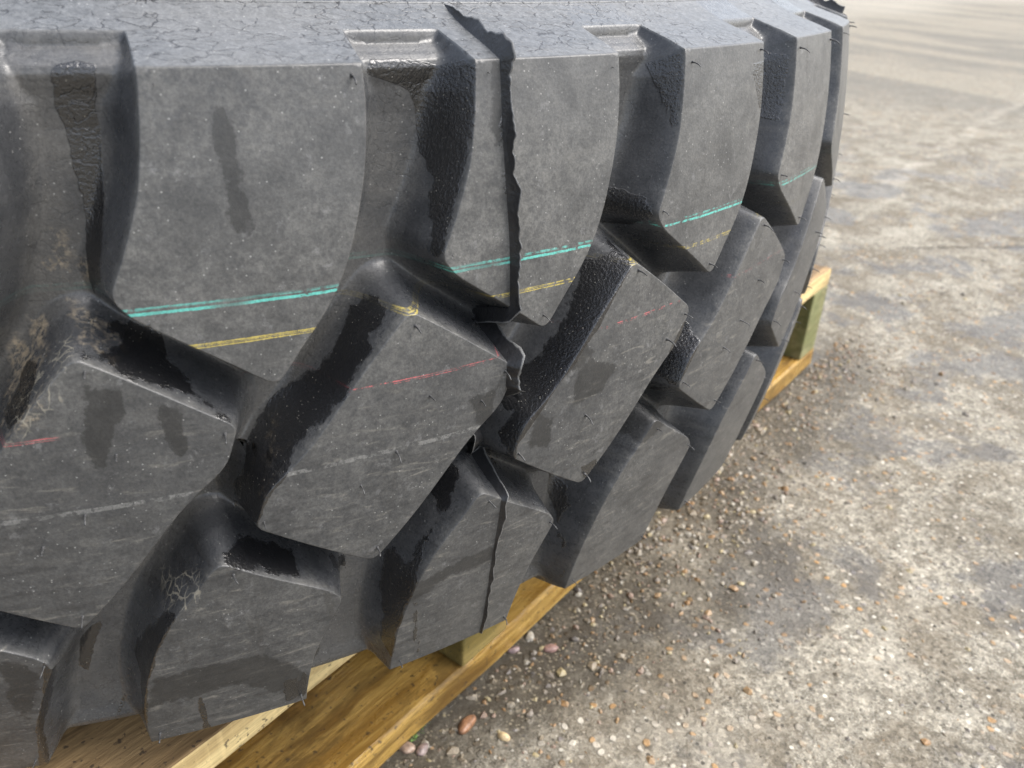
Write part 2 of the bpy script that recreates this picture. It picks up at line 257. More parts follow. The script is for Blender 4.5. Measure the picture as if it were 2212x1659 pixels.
def rubber(name, tread=False, side=False):
    m, n, l, b = mat_new(name); g = G(m); P = g.pos()
    big = g.noise(P, 9, 5, .6); mid = g.noise(P, 55, 6, .68, .4); fine = g.noise(P, 420, 4, .7); vfine = g.noise(P, 1400, 2, .6)
    u, v, uvv = g.uv(); lift = g.attr('lift')
    # clean rubber, paler grey, tan dust
    col = g.mix(g.step(mid, .35, .68), (.036, .038, .041), (.060, .062, .065))
    if not side: col = g.mix(g.step(lift, .30, .03), col, g.mix(g.step(mid, .3, .7), (.064, .066, .068), (.105, .104, .100)))  # groove floors paler: some dust, and sky gloss put into the colour
    if tread:
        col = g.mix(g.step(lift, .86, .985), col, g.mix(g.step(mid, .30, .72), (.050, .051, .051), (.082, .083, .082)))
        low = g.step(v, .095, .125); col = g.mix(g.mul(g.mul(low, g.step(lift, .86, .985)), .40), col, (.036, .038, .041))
        dusty = g.mul(g.step(g.add(g.mul(big, .6), g.mul(mid, .4)), .32, .68), g.step(g.add(g.mul(fine, .6), g.mul(g.noise(P, 180, 4, .7), .4)), .38, .62))
        dusty = g.mul(dusty, g.step(lift, .75, .97))
        col = g.mix(g.mul(dusty, g.step(low, 0, 1, .58, .38)), col, (.185, .182, .168))
        # scuffs wiped round the tread
        sc_ = g.noise(g.mapping(uvv, scale=(6, 260, 1)), 1.0, 5, .6, .6)
        col = g.mix(g.mul(g.step(sc_, .56, .74), g.mul(g.mul(g.step(v, .09, .15), g.step(lift, .86, .985)), .65)), col, (.205, .195, .170))
        col = g.mix(g.mul(g.mul(g.step(sc_, .48, .30), g.step(v, .10, .20)), .50), col, (.022, .022, .023))
        dr = g.noise(g.mapping(g.warp(P, 30, .006), scale=(95, 95, 9)), 1.0, 4, .6)
        col = g.mix(g.mul(g.mul(g.step(dr, .60, .66), g.step(g.noise(P, 7, 2), .50, .60)), .40), col, (.032, .031, .029))
        ds = g.noise(g.mapping(uvv, rot=(0, 0, .02), scale=(2.2, 60, 1)), 1.0, 6, .72, .5)
        col = g.mix(g.mul(g.step(ds, .50, .74), .22), col, (.17, .165, .15))
        bl = g.noise(g.warp(P, 40, .012), 130, 4, .7)
        col = g.mix(g.mul(g.mul(g.step(bl, .60, .68), g.step(lift, .86, .985)), .28), col, (.21, .21, .21))
    elif side:
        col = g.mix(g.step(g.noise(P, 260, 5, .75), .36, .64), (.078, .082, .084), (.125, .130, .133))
        col = g.mix(g.mul(g.step(big, .5, .68), .4), col, (.13, .125, .11))
    else:
        col = g.mix(g.mul(g.step(big, .46, .62), .5), col, (.075, .073, .068))
    # shoulder's upward face paler: dust, plus grazing sky reflection put into the colour
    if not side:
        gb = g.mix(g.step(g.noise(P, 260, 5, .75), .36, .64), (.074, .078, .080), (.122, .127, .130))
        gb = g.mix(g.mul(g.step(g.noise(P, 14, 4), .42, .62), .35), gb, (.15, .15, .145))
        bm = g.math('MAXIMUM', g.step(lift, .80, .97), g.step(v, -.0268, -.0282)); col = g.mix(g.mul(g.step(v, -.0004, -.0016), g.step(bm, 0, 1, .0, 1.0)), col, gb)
    # loose tan dirt in a few places
    dirt = g.mul(g.step(g.add(g.attr('dirt'), g.mul(g.sub(g.noise(P, 120, 4, .7), .5), .022)), -.002, .003), g.step(fine, .42, .58))
    col = g.mix(g.mul(dirt, .75), col, (.30, .25, .18))
    ce2 = g.vor(g.mapping(g.warp(P, 90, .006), scale=(1, 1, .6)), 230, 'DISTANCE_TO_EDGE').outputs['Distance']
    net = g.mul(g.step(ce2, .060, .025), g.mul(g.step(g.add(g.attr('craze'), g.mul(g.sub(mid, .5), .02)), -.002, .002), g.step(g.noise(P, 200, 3), .36, .52)))
    # crazing cracks on the shoulder and in the grooves
    cw = g.warp(g.warp(P, 60, .012), 350, .0025)
    ce = g.vor(g.mapping(cw, rot=(0, 0, .42), scale=(.75, 1.9, 1.3)), 120, 'DISTANCE_TO_EDGE').outputs['Distance']
    cmask = g.mul(g.mul(g.step(ce, .055, .0), g.step(g.noise(P, 90, 3), .40, .50)), g.step(g.noise(P, 13, 3), .36, .50))
    csel = 1.0 if side else g.math('MAXIMUM', g.mul(g.step(v, -.001, -.004), g.step(g.math('MAXIMUM', g.step(lift, .85, .98), g.step(v, -.0270, -.0285)), 0, 1)), g.mul(g.step(lift, .25, .1), .30))
    cmask = g.mul(cmask, csel)
    col = g.mix(g.mul(cmask, .85), col, (.012, .012, .013))
    # moulding lines: teal, yellow, red, white stripes round the tread
    if not side:
        wob = g.mul(g.sub(g.noise(g.mapping(uvv, scale=(3, 0, 0)), 1.0, 2), .5), .0016)
        vv = g.add(v, wob); gn0 = g.noise(P, 700, 3, .7); brk = g.noise(P, 260, 4, .75); brk2 = g.noise(P, 30, 3)
        top = g.step(lift, .60, .99, .10, 1.0)
        def stripe(s0, hw, c, strength, thr):
            nonlocal col
            gone = g.step(g.noise(g.mapping(uvv, scale=(2.2, 0, 0), loc=(s0 * 900, 0, 0)), 1.0, 2), .40, .50, .25, 1.0)
            d = g.add(g.math('ABSOLUTE', g.sub(vv, s0)), g.mul(g.sub(gn0, .45), .0007)); k = g.mul(g.step(d, hw, hw * .7), g.mul(g.step(g.add(g.mul(brk, .7), g.mul(brk2, .3)), g.step(u, .5, 2.0, thr - .05, thr + .02), g.step(u, .5, 2.0, thr + .04, thr + .11)), strength))
            k = g.mul(g.mul(g.mul(k, top), gone), g.step(u, 4.1 if c is teal else 3.4, 2.3 if c is teal else 1.8, .0, 1.0))
            if c is yel: k = g.mul(k, g.step(u, -.10, -.06))
            if c is red: k = g.mul(k, g.math('MAXIMUM', g.step(u, .08, .2), g.step(u, -.36, -.40)))
            col = g.mix(k, col, c)
        teal = (.10, .43, .37); yel = (.46, .37, .08); red = (.62, .12, .13); wht = (.22, .22, .21)
        stripe(.0742, .00042, teal, .55, .45); stripe(.0747, .0003, teal, .4, .46); stripe(.0761, .00066, teal, .85, .40)
        stripe(.0891, .00032, yel, .75, .44); stripe(.0897, .00024, yel, .6, .45); stripe(.0904, .00030, yel, .75, .44)
        stripe(.1172, .00034, red, .55, .47); stripe(.1181, .00022, red, .5, .50)
        stripe(.1490, .0012, wht, .55, .50)
    gn = g.noise(P, 900, 3, .8)
    col = g.mix(1.0, col, g.mix(g.step(gn, .33, .67), (.80, .80, .80), (1.22, 1.21, 1.20)), 'MULTIPLY')
    # dust specks
    sp = g.vor(P, 330, 'F1'); spk = g.mul(g.step(sp.outputs['Distance'], .13, .07), g.step(g.noise(P, 60, 2), .42, .56))
    col = g.mix(g.mul(spk, .36), col, (.55, .55, .52))
    # wet stains: dark, glossy, grainy
    wet = g.attr('wet'); e1 = g.mul(g.sub(g.noise(P, 75, 4, .6), .5), .0050); e2 = g.mul(g.sub(g.noise(P, 420, 3, .6), .5), .0012)
    wm = g.step(g.add(wet, g.add(e1, e2)), -.00035, .00035)
    
    dmp = g.step(g.add(g.attr('damp'), g.add(g.mul(e1, 2.2), g.mul(g.sub(fine, .5), .006))), -.0007, .0007)
    col = g.mix(g.mul(dmp, .66), col, (.017, .017, .0165))
    col = g.mix(g.mul(wm, .86), col, (.006, .006, .0068))
    ws = g.vor(P, 520, 'F1'); col = g.mix(g.mul(g.mul(g.step(ws.outputs['Distance'], .16, .09), g.step(g.noise(P, 130, 3), .48, .60)), g.mul(wm, .55)), col, (.42, .40, .34))  # sparkle of the wet rubber painted in as pale specks
    col = g.mix(g.mul(net, .75), col, (.27, .25, .20))
    l.new(col, b.inputs['Base Color'])
    r0 = g.add(g.step(fine, .3, .7, .24, .36), g.mul(g.step(lift, .86, .985), .13)) if not side else g.step(fine, .3, .7, .36, .48)
    rw = g.step(g.noise(P, 160, 3), .35, .65, .05, .15)
    rr = n.new('ShaderNodeMix'); rr.data_type = 'FLOAT'; g._in(rr.inputs[0], wm); g._in(rr.inputs[2], r0); g._in(rr.inputs[3], rw)
    l.new(rr.outputs[0], b.inputs['Roughness'])
    l.new(g.step(wm, 0, 1, .5, 1.0), b.inputs['Specular IOR Level'])
    grain = g.noise(P, 780, 4, .6)
    peb = g.noise(P, 620, 3, .5)
    hh = g.add(g.mul(grain, g.step(wm, 0, 1, .40, .8)), g.mul(mid, .5)); hh = g.sub(hh, g.mul(cmask, .6)); hh = g.add(hh, g.mul(peb, g.mul(wm, .5)))
    nb = g.bump(hh, g.step(wm, 0, 1, .42, .85), .0006 if not side else .0010)
    l.new(nb, b.inputs['Normal'])
    return m
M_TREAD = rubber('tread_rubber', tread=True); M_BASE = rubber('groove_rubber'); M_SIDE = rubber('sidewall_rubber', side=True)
def plain(name, c, rough=.5, bumpy=None):
    m, n, l, b = mat_new(name); g = G(m); P = g.pos(); k = g.noise(P, 300, 4)
    l.new(g.mix(g.step(k, .3, .7), tuple(x * .6 for x in c), tuple(x * 1.25 for x in c)), b.inputs['Base Color']); b.inputs['Roughness'].default_value = rough
    if bumpy: l.new(g.bump(g.noise(P, bumpy, 4), .5, .001), b.inputs['Normal'])
    return m
M_HAIR = plain('hair_rubber', (.050, .050, .050), .40)
M_FIN, _n, _l, _b = mat_new('flash_rubber'); _g = G(M_FIN); _P = _g.pos(); _e = _g.attr('edge'); _k = _g.noise(_P, 300, 4)
_l.new(_g.mix(_g.mul(_g.step(_g.add(_e, _g.mul(_k, .22)), .98, 1.06), .8), _g.mix(_k, (.012, .012, .013), (.030, .030, .031)), (.17, .17, .165)), _b.inputs['Base Color']); _b.inputs['Roughness'].default_value = .30
_l.new(_g.bump(_g.noise(_P, 500, 4), .5, .0008), _b.inputs['Normal'])

# ------------------------------------------------------------ the tyre
tyre = empty('tyre', (0, 0, ZT - W_T / 2))
tag(tyre, 'big black chunky-tread loader tyre lying flat on the wooden pallet', 'tyre')
TOFF = Vector((0, 0, -(ZT - W_T / 2)))
PV0, PV1 = -3, 6                    # pitches that can be seen
NP = 35; PREST = (2 * math.pi - (PV1 - PV0) * D_P) / (NP - (PV1 - PV0))
def tyre_part(name, me, mat, rot=0.0, parent=tyre):
    o = link(name, me, mat, parent); o.location = TOFF; o.rotation_euler = (0, 0, rot); return o

# groove floor with its fillets: one moulded surface round the tyre
def base_grid(p0, p1, np_, ns, fine):
    s = np.concatenate([np.linspace(-.047, -.018, ns[0], endpoint=False), np.linspace(-.018, W_T + .018, ns[1], endpoint=False), np.linspace(W_T + .018, W_T + .047, ns[0])])
    p = np.linspace(p0, p1, np_ + 1)
    return np.meshgrid(p, s, indexing='ij')
def build_base(p0, p1, per, ns, ang0=None, scale=1.0, wetf=False):
    npt = int(round((p1 - p0) * per)); Pp, Ss = base_grid(p0, p1, npt, ns, True)
    # the field repeats every pitch: evaluate one pitch, tile it
    P1, S1 = Pp[:per], Ss[:per]; P1 = P1 - p0 + math.floor(p0)
    h, d = hfield(P1, S1, True)
    ro, zo = outer(S1); ri, zi = inner(S1); gap = np.hypot(ro - ri, zo - zi)
    t = np.clip((.0078 - d) / .0035, 0, 1); t = t * t * (3 - 2 * t); sc_ = np.clip(gap / .015, 0, 1)
    lift = -(.00012 + .0040 * t) * np.where(d < .016, 1, 0) * sc_ - .00008 * np.clip(gap / .001, 0, 1)
    nrm = normals(P1, S1)
    reps = int(math.ceil((npt + 1) / per)); tile = lambda a: np.concatenate([a] * reps, 0)[:npt + 1]
    H, LF, N0 = tile(h), tile(lift), tile(nrm)
    V = surf(Pp, Ss, H, LF)
    # rotate the tiled normals to their own pitch
    k = np.repeat(np.arange(reps), per)[:npt + 1] * D_P; a0 = (p0 - math.floor(p0)) * D_P; k = k + a0 * 0 + (0)
    kk = (np.floor(Pp - p0 + 1e-9) - math.floor(0)) * D_P + (p0 - P1[0, 0]) * D_P
    c, s_ = np.cos(kk), np.sin(kk); N = np.stack([N0[..., 0] * c - N0[..., 1] * s_, N0[..., 0] * s_ + N0[..., 1] * c, N0[..., 2]], -1)
    if ang0 is not None:
        a = ang0 + (Pp - p0) * PREST - Pp * D_P; c, s_ = np.cos(a), np.sin(a)
        V = np.stack([V[..., 0] * c - V[..., 1] * s_, V[..., 0] * s_ + V[..., 1] * c, V[..., 2]], -1)
        N = np.stack([N[..., 0] * c - N[..., 1] * s_, N[..., 0] * s_ + N[..., 1] * c, N[..., 2]], -1)
    nr, nc = Pp.shape; idx = np.arange(nr * nc).reshape(nr, nc)
    F = np.stack([idx[:-1, :-1], idx[:-1, 1:], idx[1:, 1:], idx[1:, :-1]], -1).reshape(-1, 4)
    me = mesh_np('tread_base', V.reshape(-1, 3), F)
    set_uv(me, np.stack([Pp.ravel(), Ss.ravel()], 1)); set_attr(me, 'lift', H.ravel())
    set_attr(me, 'wet', wet_field(Pp, Ss).ravel() if wetf else np.full(Pp.size, -.03)); set_attr(me, 'damp', wet_field(Pp, Ss, DAMP).ravel() if wetf else np.full(Pp.size, -.03)); set_attr(me, 'dirt', wet_field(Pp, Ss, DIRT).ravel() if wetf else np.full(Pp.size, -.03)); set_attr(me, 'craze', wet_field(Pp, Ss, CRAZE).ravel() if wetf else np.full(Pp.size, -.03))
    me.normals_split_custom_set_from_vertices(N.reshape(-1, 3).tolist())
    return me
tyre_part('tread_base', build_base(PV0, PV1, 90, (60, 260), wetf=True), M_BASE)
tyre_part('tread_base', build_base(0, NP - (PV1 - PV0), 28, (8, 80), ang0=PV1 * D_P), M_BASE)

# tread blocks
NAMES = {'S': 'shoulder_block', 'M': 'tread_block', 'L': 'shoulder_block'}
def block_points(k):
    poly = POLY[k]; n = len(poly)
    tan = np.roll(poly, -1, 0) - np.roll(poly, 1, 0); tan /= np.linalg.norm(tan, axis=1, keepdims=True) + 1e-12
    nor = np.stack([tan[:, 1], -tan[:, 0]], 1)            # outward for a counter-clockwise outline
    rings = [-.0030, -.0016, -.0009, -.0004, 0.0, .0003, .0007, .0013, .0022, .0033, .0045, .0058, .0072, .0086, .0104]
    P = []
    for d in rings:
        q = poly + nor * d
        P.append(q)
    e = (.00035, .0007, .0012, .0025)
    rows = np.unique(np.round(np.concatenate([np.arange(-.032, W_T + .032, .0032), [0, *e, *(-np.array(e))], [W_T, *(W_T + np.array(e)), *(W_T - np.array(e))]]), 6))
    lo, hi = poly.min(0), poly.max(0)
    gx, gy = np.meshgrid(np.arange(lo[0] - .012, hi[0] + .012, .0032), rows)
    gp = np.stack([gx.ravel(), gy.ravel()], 1); dd = sdf(gp[:, 0], gp[:, 1], poly)
    nearrow = (np.abs(gp[:, 1]) < .0026) | (np.abs(gp[:, 1] - W_T) < .0026)
    P.append(gp[(dd < -.0040)])
    P.append(gp[nearrow & (dd < .0104) & (dd >= -.004)])
    P = np.concatenate(P)
    P = P[(P[:, 1] > -.0305) & (P[:, 1] < W_T + .0305)]
    return P
BLK = {}
def block_template(k):
    if k in BLK: return BLK[k]
    P = block_points(k); d = sdf(P[:, 0], P[:, 1], POLY[k]); P = P[d < .0106]
    v, e, f, *_ = geometry.delaunay_2d_cdt([Vector(q) for q in P], [], [], 0, 4e-5)
    P = np.array([(q.x, q.y) for q in v]); F = np.array([list(t) for t in f if len(t) == 3])
    c = P[F].mean(1); dc = sdf(c[:, 0], c[:, 1], POLY[k]); F = F[dc < .0102]
    d = sdf(P[:, 0], P[:, 1], POLY[k])
    p = P[:, 0] / MX; s = P[:, 1]; h = hfield(p, s)
    lift = np.where(d > .0095, -.0016, 0.0); lift = lift - .0003 * np.clip((-.0285 - s) / .002, 0, 1) - .0003 * np.clip((s - W_T - .0285) / .002, 0, 1)
    V = surf(p, s, h, lift); N = normals(p, s)
    a = V[F[:, 0]]; fn = np.cross(V[F[:, 1]] - a, V[F[:, 2]] - a); flip = (fn * N[F[:, 0]]).sum(1) < 0
    F[flip] = F[flip][:, ::-1]
    BLK[k] = (p, s, h, V, N, F); return BLK[k]
def block_mesh(k, i=None):
    p, s, h, V, N, F = block_template(k)
    me = mesh_np(NAMES[k], V, F); 
    pi = p + (i or 0)
    set_uv(me, np.stack([pi, s], 1)); set_attr(me, 'lift', h)
    set_attr(me, 'wet', wet_field(pi, s) if i is not None else np.full(len(p), -.03)); set_attr(me, 'damp', wet_field(pi, s, DAMP) if i is not None else np.full(len(p), -.03)); set_attr(me, 'dirt', wet_field(pi, s, DIRT) if i is not None else np.full(len(p), -.03)); set_attr(me, 'craze', wet_field(pi, s, CRAZE) if i is not None else np.full(len(p), -.03))
    me.normals_split_custom_set_from_vertices(N.tolist())
    me.materials.append(M_TREAD)
    return me
def pitch_angle(i): return i * D_P if i <= PV1 else PV1 * D_P + (i - PV1) * PREST
for k in ('S', 'M', 'L'):
    common = block_mesh(k)
    for i in range(PV0, PV0 + NP):
        seen = -1 <= i <= 5
        tyre_part(NAMES[k], block_mesh(k, i) if seen else common, None, pitch_angle(i))

# sidewalls, bead and inner liner as swept profiles
def revolve(name, prof, mat, nseg=280):
    prof = np.array(prof); a = np.linspace(0, 2 * math.pi, nseg + 1); A, K = np.meshgrid(a, np.arange(len(prof)), indexing='ij')
    r = prof[K, 0]; z = prof[K, 1]; V = np.stack([r * np.sin(A), -r * np.cos(A), z + ZT], -1).reshape(-1, 3)
    idx = np.arange(V.shape[0]).reshape(A.shape); F = np.stack([idx[:-1, :-1], idx[1:, :-1], idx[1:, 1:], idx[:-1, 1:]], -1).reshape(-1, 4)
    me = mesh_np(name, V, F); L = np.concatenate([[0], np.cumsum(np.hypot(*np.diff(prof, axis=0).T))])
    set_uv(me, np.stack([A.ravel() / D_P, -.04 - L[K].ravel()], 1)); set_attr(me, 'lift', np.ones(V.shape[0])); set_attr(me, 'wet', np.full(V.shape[0], -.03)); [set_attr(me, q, np.full(V.shape[0], -.03)) for q in ('damp', 'dirt', 'craze')]
    return tyre_part(name, me, mat)
def dense(pts, step=.003):
    out = []
    for a, b in zip(pts[:-1], pts[1:]):
        m = max(1, int(math.hypot(a[0] - b[0], a[1] - b[1]) / step)); out += [(a[0] + (b[0] - a[0]) * t / m, a[1] + (b[1] - a[1]) * t / m) for t in range(m)]
    return out + [pts[-1]]
up = [(.6050, .0140), (.6070, .0158), (.6066, .01655), (.6050, .01665), (.6040, .0161), (.5950, .0205), (.580, .0265), (.560, .0320), (.540, .0355), (.515, .0360), (.480, .0320), (.445, .0210), (.415, .002), (.395, -.020), (.380, -.040), (.366, -.052), (.352, -.058), (.345, -.066), (.346, -.078)]
revolve('sidewall', dense(up), M_SIDE)
revolve('sidewall', dense([(r + (_dr if r > .55 else _dr * .5), -W_T - z) for r, z in up]), M_SIDE)
lin = [(.346, -.078), (.365, -.070), (.395, -.052), (.425, -.028), (.470, -.008), (.530, -.004), (.580, -.016), (.610, -.040), (.618, -.080), (.620, -W_T / 2)]
lin = lin + [(r, -W_T - z) for r, z in lin[::-1][1:]]
revolve('inner_liner', lin, M_BASE, 200)

# mould flash: thin torn fin of rubber standing on the mould joint
def fin_mesh(seed, pf=1.098, low=1.0):
    r = np.random.default_rng(seed); n = 520
    s = np.linspace(-.047, W_T + .004, n); p = np.full(n, pf) + .006 * np.sin(s * 60 + seed)
    h = hfield(p, s)
    base = surf(p, np.clip(s, -.058, None), h, -.0004); nn = normals(p, s)
    def lf(x, f):
        k = np.linspace(0, 1, int(f)); return np.interp(np.linspace(0, 1, n), k, r.uniform(-1, 1, int(f)))
    env = np.interp(s, [-.047, -.040, -.030, -.016, -.006, .000, .006, .02, .045, .07, .095, .103, .108, .115, .135, .150, .163, .185, .192, .197, .21, .25, .285, W_T + .004],
                    [0, .0026, .0048, .0058, .0066, .0062, .0052, .0058, .0056, .0064, .0068, .0070, .0050, .0060, .0075, .0052, .0080, .0070, .0042, .0032, .0026, .0020, .0024, .0010])
    sc1 = np.abs(lf(0, 34)); sc2 = np.abs(lf(0, 90)); H = env * (.72 + .60 * sc1 + .18 * sc2 + .06 * lf(0, 150))
    H = np.maximum(H, .0) * np.where(s > -.004, low, 1)
    # lean to the right, waving
    tdir = np.stack([np.cos(p * D_P), np.sin(p * D_P), np.zeros(n)], -1)
    lean = .22 + .22 * lf(0, 17) + .12 * lf(0, 45); curl = .25 * lf(0, 30)
    V = []; m = 9
    for j in range(m):
        t = j / (m - 1); c = base + nn * (H * t)[:, None] + tdir * (H * (lean * t + curl * t * t))[:, None]
        th = .00035 * (1 - .75 * t) + .0006 * (1 - t) ** 3
        V.append((c - tdir * th, c + tdir * th))
    left = np.array([a for a, b in V]); right = np.array([b for a, b in V])
    A = np.concatenate([left, right[::-1]], 0)            # up the left face, down the right
    q = np.arange(A.shape[0] * n).reshape(A.shape[0], n)
    F = np.stack([q[:-1, :-1], q[:-1, 1:], q[1:, 1:], q[1:, :-1]], -1).reshape(-1, 4)
    me = mesh_np('mould_flash', A.reshape(-1, 3), F)
    t = np.concatenate([np.arange(m), np.arange(m)[::-1]]) / (m - 1); set_attr(me, 'edge', np.repeat(t, n)); return me
fm = fin_mesh(3); fm2 = fin_mesh(4, low=.22)
for j in range(9):
    o = tyre_part('mould_flash', fm if j == 0 else fm2, M_FIN, (j if j < 2 else j) * 2 * math.pi / 9 if j > 1 else j * 4 * D_P)

# vent hairs
HAIRS = {'S': [(.042, .0045), (.585, .0040), (-.128, .0690), (.245, .1035)],
         'M': [(-.268, .0945), (.085, .1255), (-.23, .128), (-.02, .137), (-.36, .150), (-.49, .162), (-.445, .2000), (-.835, .1700)],
         'L': [(-.965, .1935), (-.610, .2245), (-.770, .2905), (-1.320, .2900)]}
HM = []
def hair_mesh(seed):
    r = random.Random(seed); L = r.uniform(.0062, .0088); n = 7; rad = .00042; pts = []
    bend = r.uniform(-.05, .45); side = r.uniform(-.22, .22)
    for j in range(n):
        t = j / (n - 1); pts.append((L * t * (1 - .25 * t), side * L * t * t * .6, -L * bend * t * t * .6))
    V = []; F = []
    for j, c in enumerate(pts):
        rr = rad * (2.1 if j == 0 else 1.1 if j == 1 else 1 - .3 * j / n)
        for q in range(6):
            a = q * math.pi / 3; V.append((c[0], c[1] + rr * math.cos(a), c[2] + rr * math.sin(a)))
    for j in range(n - 1):
        for q in range(6): F.append((j * 6 + q, j * 6 + (q + 1) % 6, (j + 1) * 6 + (q + 1) % 6, (j + 1) * 6 + q))
    V.append(pts[-1]); k = len(V) - 1
    for q in range(0, 6): F.append(((n - 1) * 6 + q, (n - 1) * 6 + (q + 1) % 6, k, k))
    me = bpy.data.meshes.new('vent_hair'); me.from_pydata(V, [], [tuple(dict.fromkeys(f)) for f in F]); me.materials.append(M_HAIR)
    me.polygons.foreach_set('use_smooth', [True] * len(me.polygons)); return me
HM = [hair_mesh(q) for q in range(10)]
hr = random.Random(11)
for k, lst in HAIRS.items():
    for i in range(-1, 6):
        for (p, s) in lst:
            if hr.random() < .06: continue
            pp = p + i + hr.uniform(-.006, .006); ss = s + hr.uniform(-.001, .001)
            b = surf(np.array([pp]), np.array([ss]), np.array([1.0]), -.0003)[0]; a = pp * D_P
            o = link('vent_hair', hr.choice(HM), None, tyre)
            sc1 = hr.uniform(.25, .45) if (k == 'S' and i <= 1 and hr.random() < .7) else hr.uniform(.75, 1.15)
            xx = Vector((math.sin(a), -math.cos(a), 0)); yy = Vector((math.cos(a), math.sin(a), 0)); zz = Vector((0, 0, 1))
            Mx = Matrix(((xx.x, yy.x, zz.x), (xx.y, yy.y, zz.y), (xx.z, yy.z, zz.z))).to_4x4()
            o.matrix_local = Matrix.Translation(Vector(b) + TOFF) @ Mx @ Matrix.Rotation(hr.uniform(-.5, .5), 4, 'X') @ Matrix.Scale(sc1, 4)

# ------------------------------------------------------------ pallet
def wood(name, c0, c1, wet=0.0, green=0.0, cross=False, rough=.75):
    m, n, l, b = mat_new(name); g = G(m); P = g.obj()
    w = g.warp(P, 6, .03)
    grain = g.noise(g.mapping(w, scale=(5, 90, 90)), 1.0, 5, .6, .5)
    fib = g.noise(g.mapping(P, scale=(40, 900, 900)), 1.0, 3, .6)
    blot = g.noise(g.mapping(P, scale=(.45, 1.3, 1.3)), 24, 6, .7, .5); spots = g.noise(P, 190, 3, .6)
    col = g.mix(g.step(grain, .36, .64), c0, c1)
    col = g.mix(g.mul(g.step(fib, .42, .60), .38), col, tuple(x * .55 for x in c0))
    col = g.mix(g.mul(g.step(blot, .48, .62), .65), col, tuple(x * .35 for x in c0))
    col = g.mix(g.mul(g.step(spots, .61, .68), .75), col, (.035, .025, .02))
    if cross:
        cr = g.noise(g.mapping(P, scale=(240, 30, 8), rot=(0, .35, 0)), 1.0, 2, .5); col = g.mix(g.mul(g.step(cr, .5, .7), .25), col, tuple(min(1, x * 1.3) for x in c1))
    if green > 0:
        gr = g.noise(P, 11, 4, .7); col = g.mix(g.mul(g.step(gr, .38, .58), green), col, (.10, .13, .035))
    l.new(col, b.inputs['Base Color'])
    if wet > 0: l.new(g.step(blot, .35, .65, rough - .35 * wet, rough), b.inputs['Roughness'])
    else: b.inputs['Roughness'].default_value = rough
    l.new(g.bump(g.add(grain, g.mul(fib, .7)), .55, .0012), b.inputs['Normal'])
    return m
M_TOP = wood('wood_top_board', (.20, .125, .055), (.42, .28, .13))
M_FACE = wood('wood_fresh_face', (.52, .38, .17), (.72, .57, .28), cross=True)
M_WETB = wood('wood_wet_board', (.25, .135, .028), (.50, .32, .090), wet=1.0, rough=.50)
M_POST = wood('wood_stringer', (.20, .125, .025), (.36, .25, .08), green=.25)
M_POST_G = wood('wood_green_stringer', (.20, .18, .075), (.30, .28, .14), green=.5)
PC = Vector((.82766581, -.14049431)); PD = Vector((-.871385, -.490600)).normalized(); PN = Vector((.490600, -.871385)).normalized()
PANG = math.atan2(PD.y, PD.x)
pallet = empty('pallet', (PC.x, PC.y, 0), PANG)     # local x: along the visible side, local y: into the pallet (away from the camera side)
tag(pallet, 'damp wooden pallet carrying the tyre, one pale sawn edge and green end stringer', 'pallet')
# local frame check: y axis = (-sin, cos)
YL = Vector((-math.sin(PANG), math.cos(PANG))); YS = -1.0 if YL.dot(PN) > 0 else 1.0
def board(name, x0, x1, y0, y1, z0, z1, mat, seed=0, face_mat=None, bev=.0016, jit=.0012):
    r = np.random.default_rng(seed); nx = max(2, int(abs(x1 - x0) / .03)); ny = 4
    ya, yb = sorted((YS * y0, YS * y1))
    nx_, ny_, nz_ = nx, max(2, int((yb - ya) / .03)), 2
    V = []; idx = {}
    def vid(i, j, k):
        key = (i, j, k)
        if key not in idx:
            x = x0 + (x1 - x0) * i / nx_; y = ya + (yb - ya) * j / ny_; z = z0 + (z1 - z0) * k / nz_
            idx[key] = len(V); V.append([x, y, z])
        return idx[key]
    F = []; MI = []
    for i in range(nx_):
        for j in range(ny_):
            F.append((vid(i, j, nz_), vid(i + 1, j, nz_), vid(i + 1, j + 1, nz_), vid(i, j + 1, nz_))); MI.append(0)
            F.append((vid(i, j, 0), vid(i, j + 1, 0), vid(i + 1, j + 1, 0), vid(i + 1, j, 0))); MI.append(0)
        for k in range(nz_):
            F.append((vid(i, 0, k), vid(i + 1, 0, k), vid(i + 1, 0, k + 1), vid(i, 0, k + 1))); MI.append(1)
            F.append((vid(i, ny_, k), vid(i, ny_, k + 1), vid(i + 1, ny_, k + 1), vid(i + 1, ny_, k))); MI.append(1)
    for j in range(ny_):
        for k in range(nz_):
            F.append((vid(0, j, k), vid(0, j, k + 1), vid(0, j + 1, k + 1), vid(0, j + 1, k))); MI.append(1)
            F.append((vid(nx_, j, k), vid(nx_, j + 1, k), vid(nx_, j + 1, k + 1), vid(nx_, j, k + 1))); MI.append(1)
    V = np.array(V); ph = r.uniform(0, 9, 6)
    V[:, 1] += jit * np.sin(V[:, 0] * 9 + ph[0]) + jit * .6 * np.sin(V[:, 0] * 31 + ph[1])
    V[:, 2] += np.where(V[:, 2] > (z0 + z1) / 2, jit * .6 * np.sin(V[:, 0] * 12 + ph[2]) - jit * .5, 0)
    me = bpy.data.meshes.new(name); me.from_pydata(V.tolist(), [], F)
    me.materials.append(mat); me.materials.append(face_mat or mat); me.polygons.foreach_set('material_index', MI)
    o = link(name, me, None, pallet)
    bv = o.modifiers.new('bevel', 'BEVEL'); bv.width = bev; bv.segments = 2; bv.angle_limit = R_(50)
    me.update()
    return o
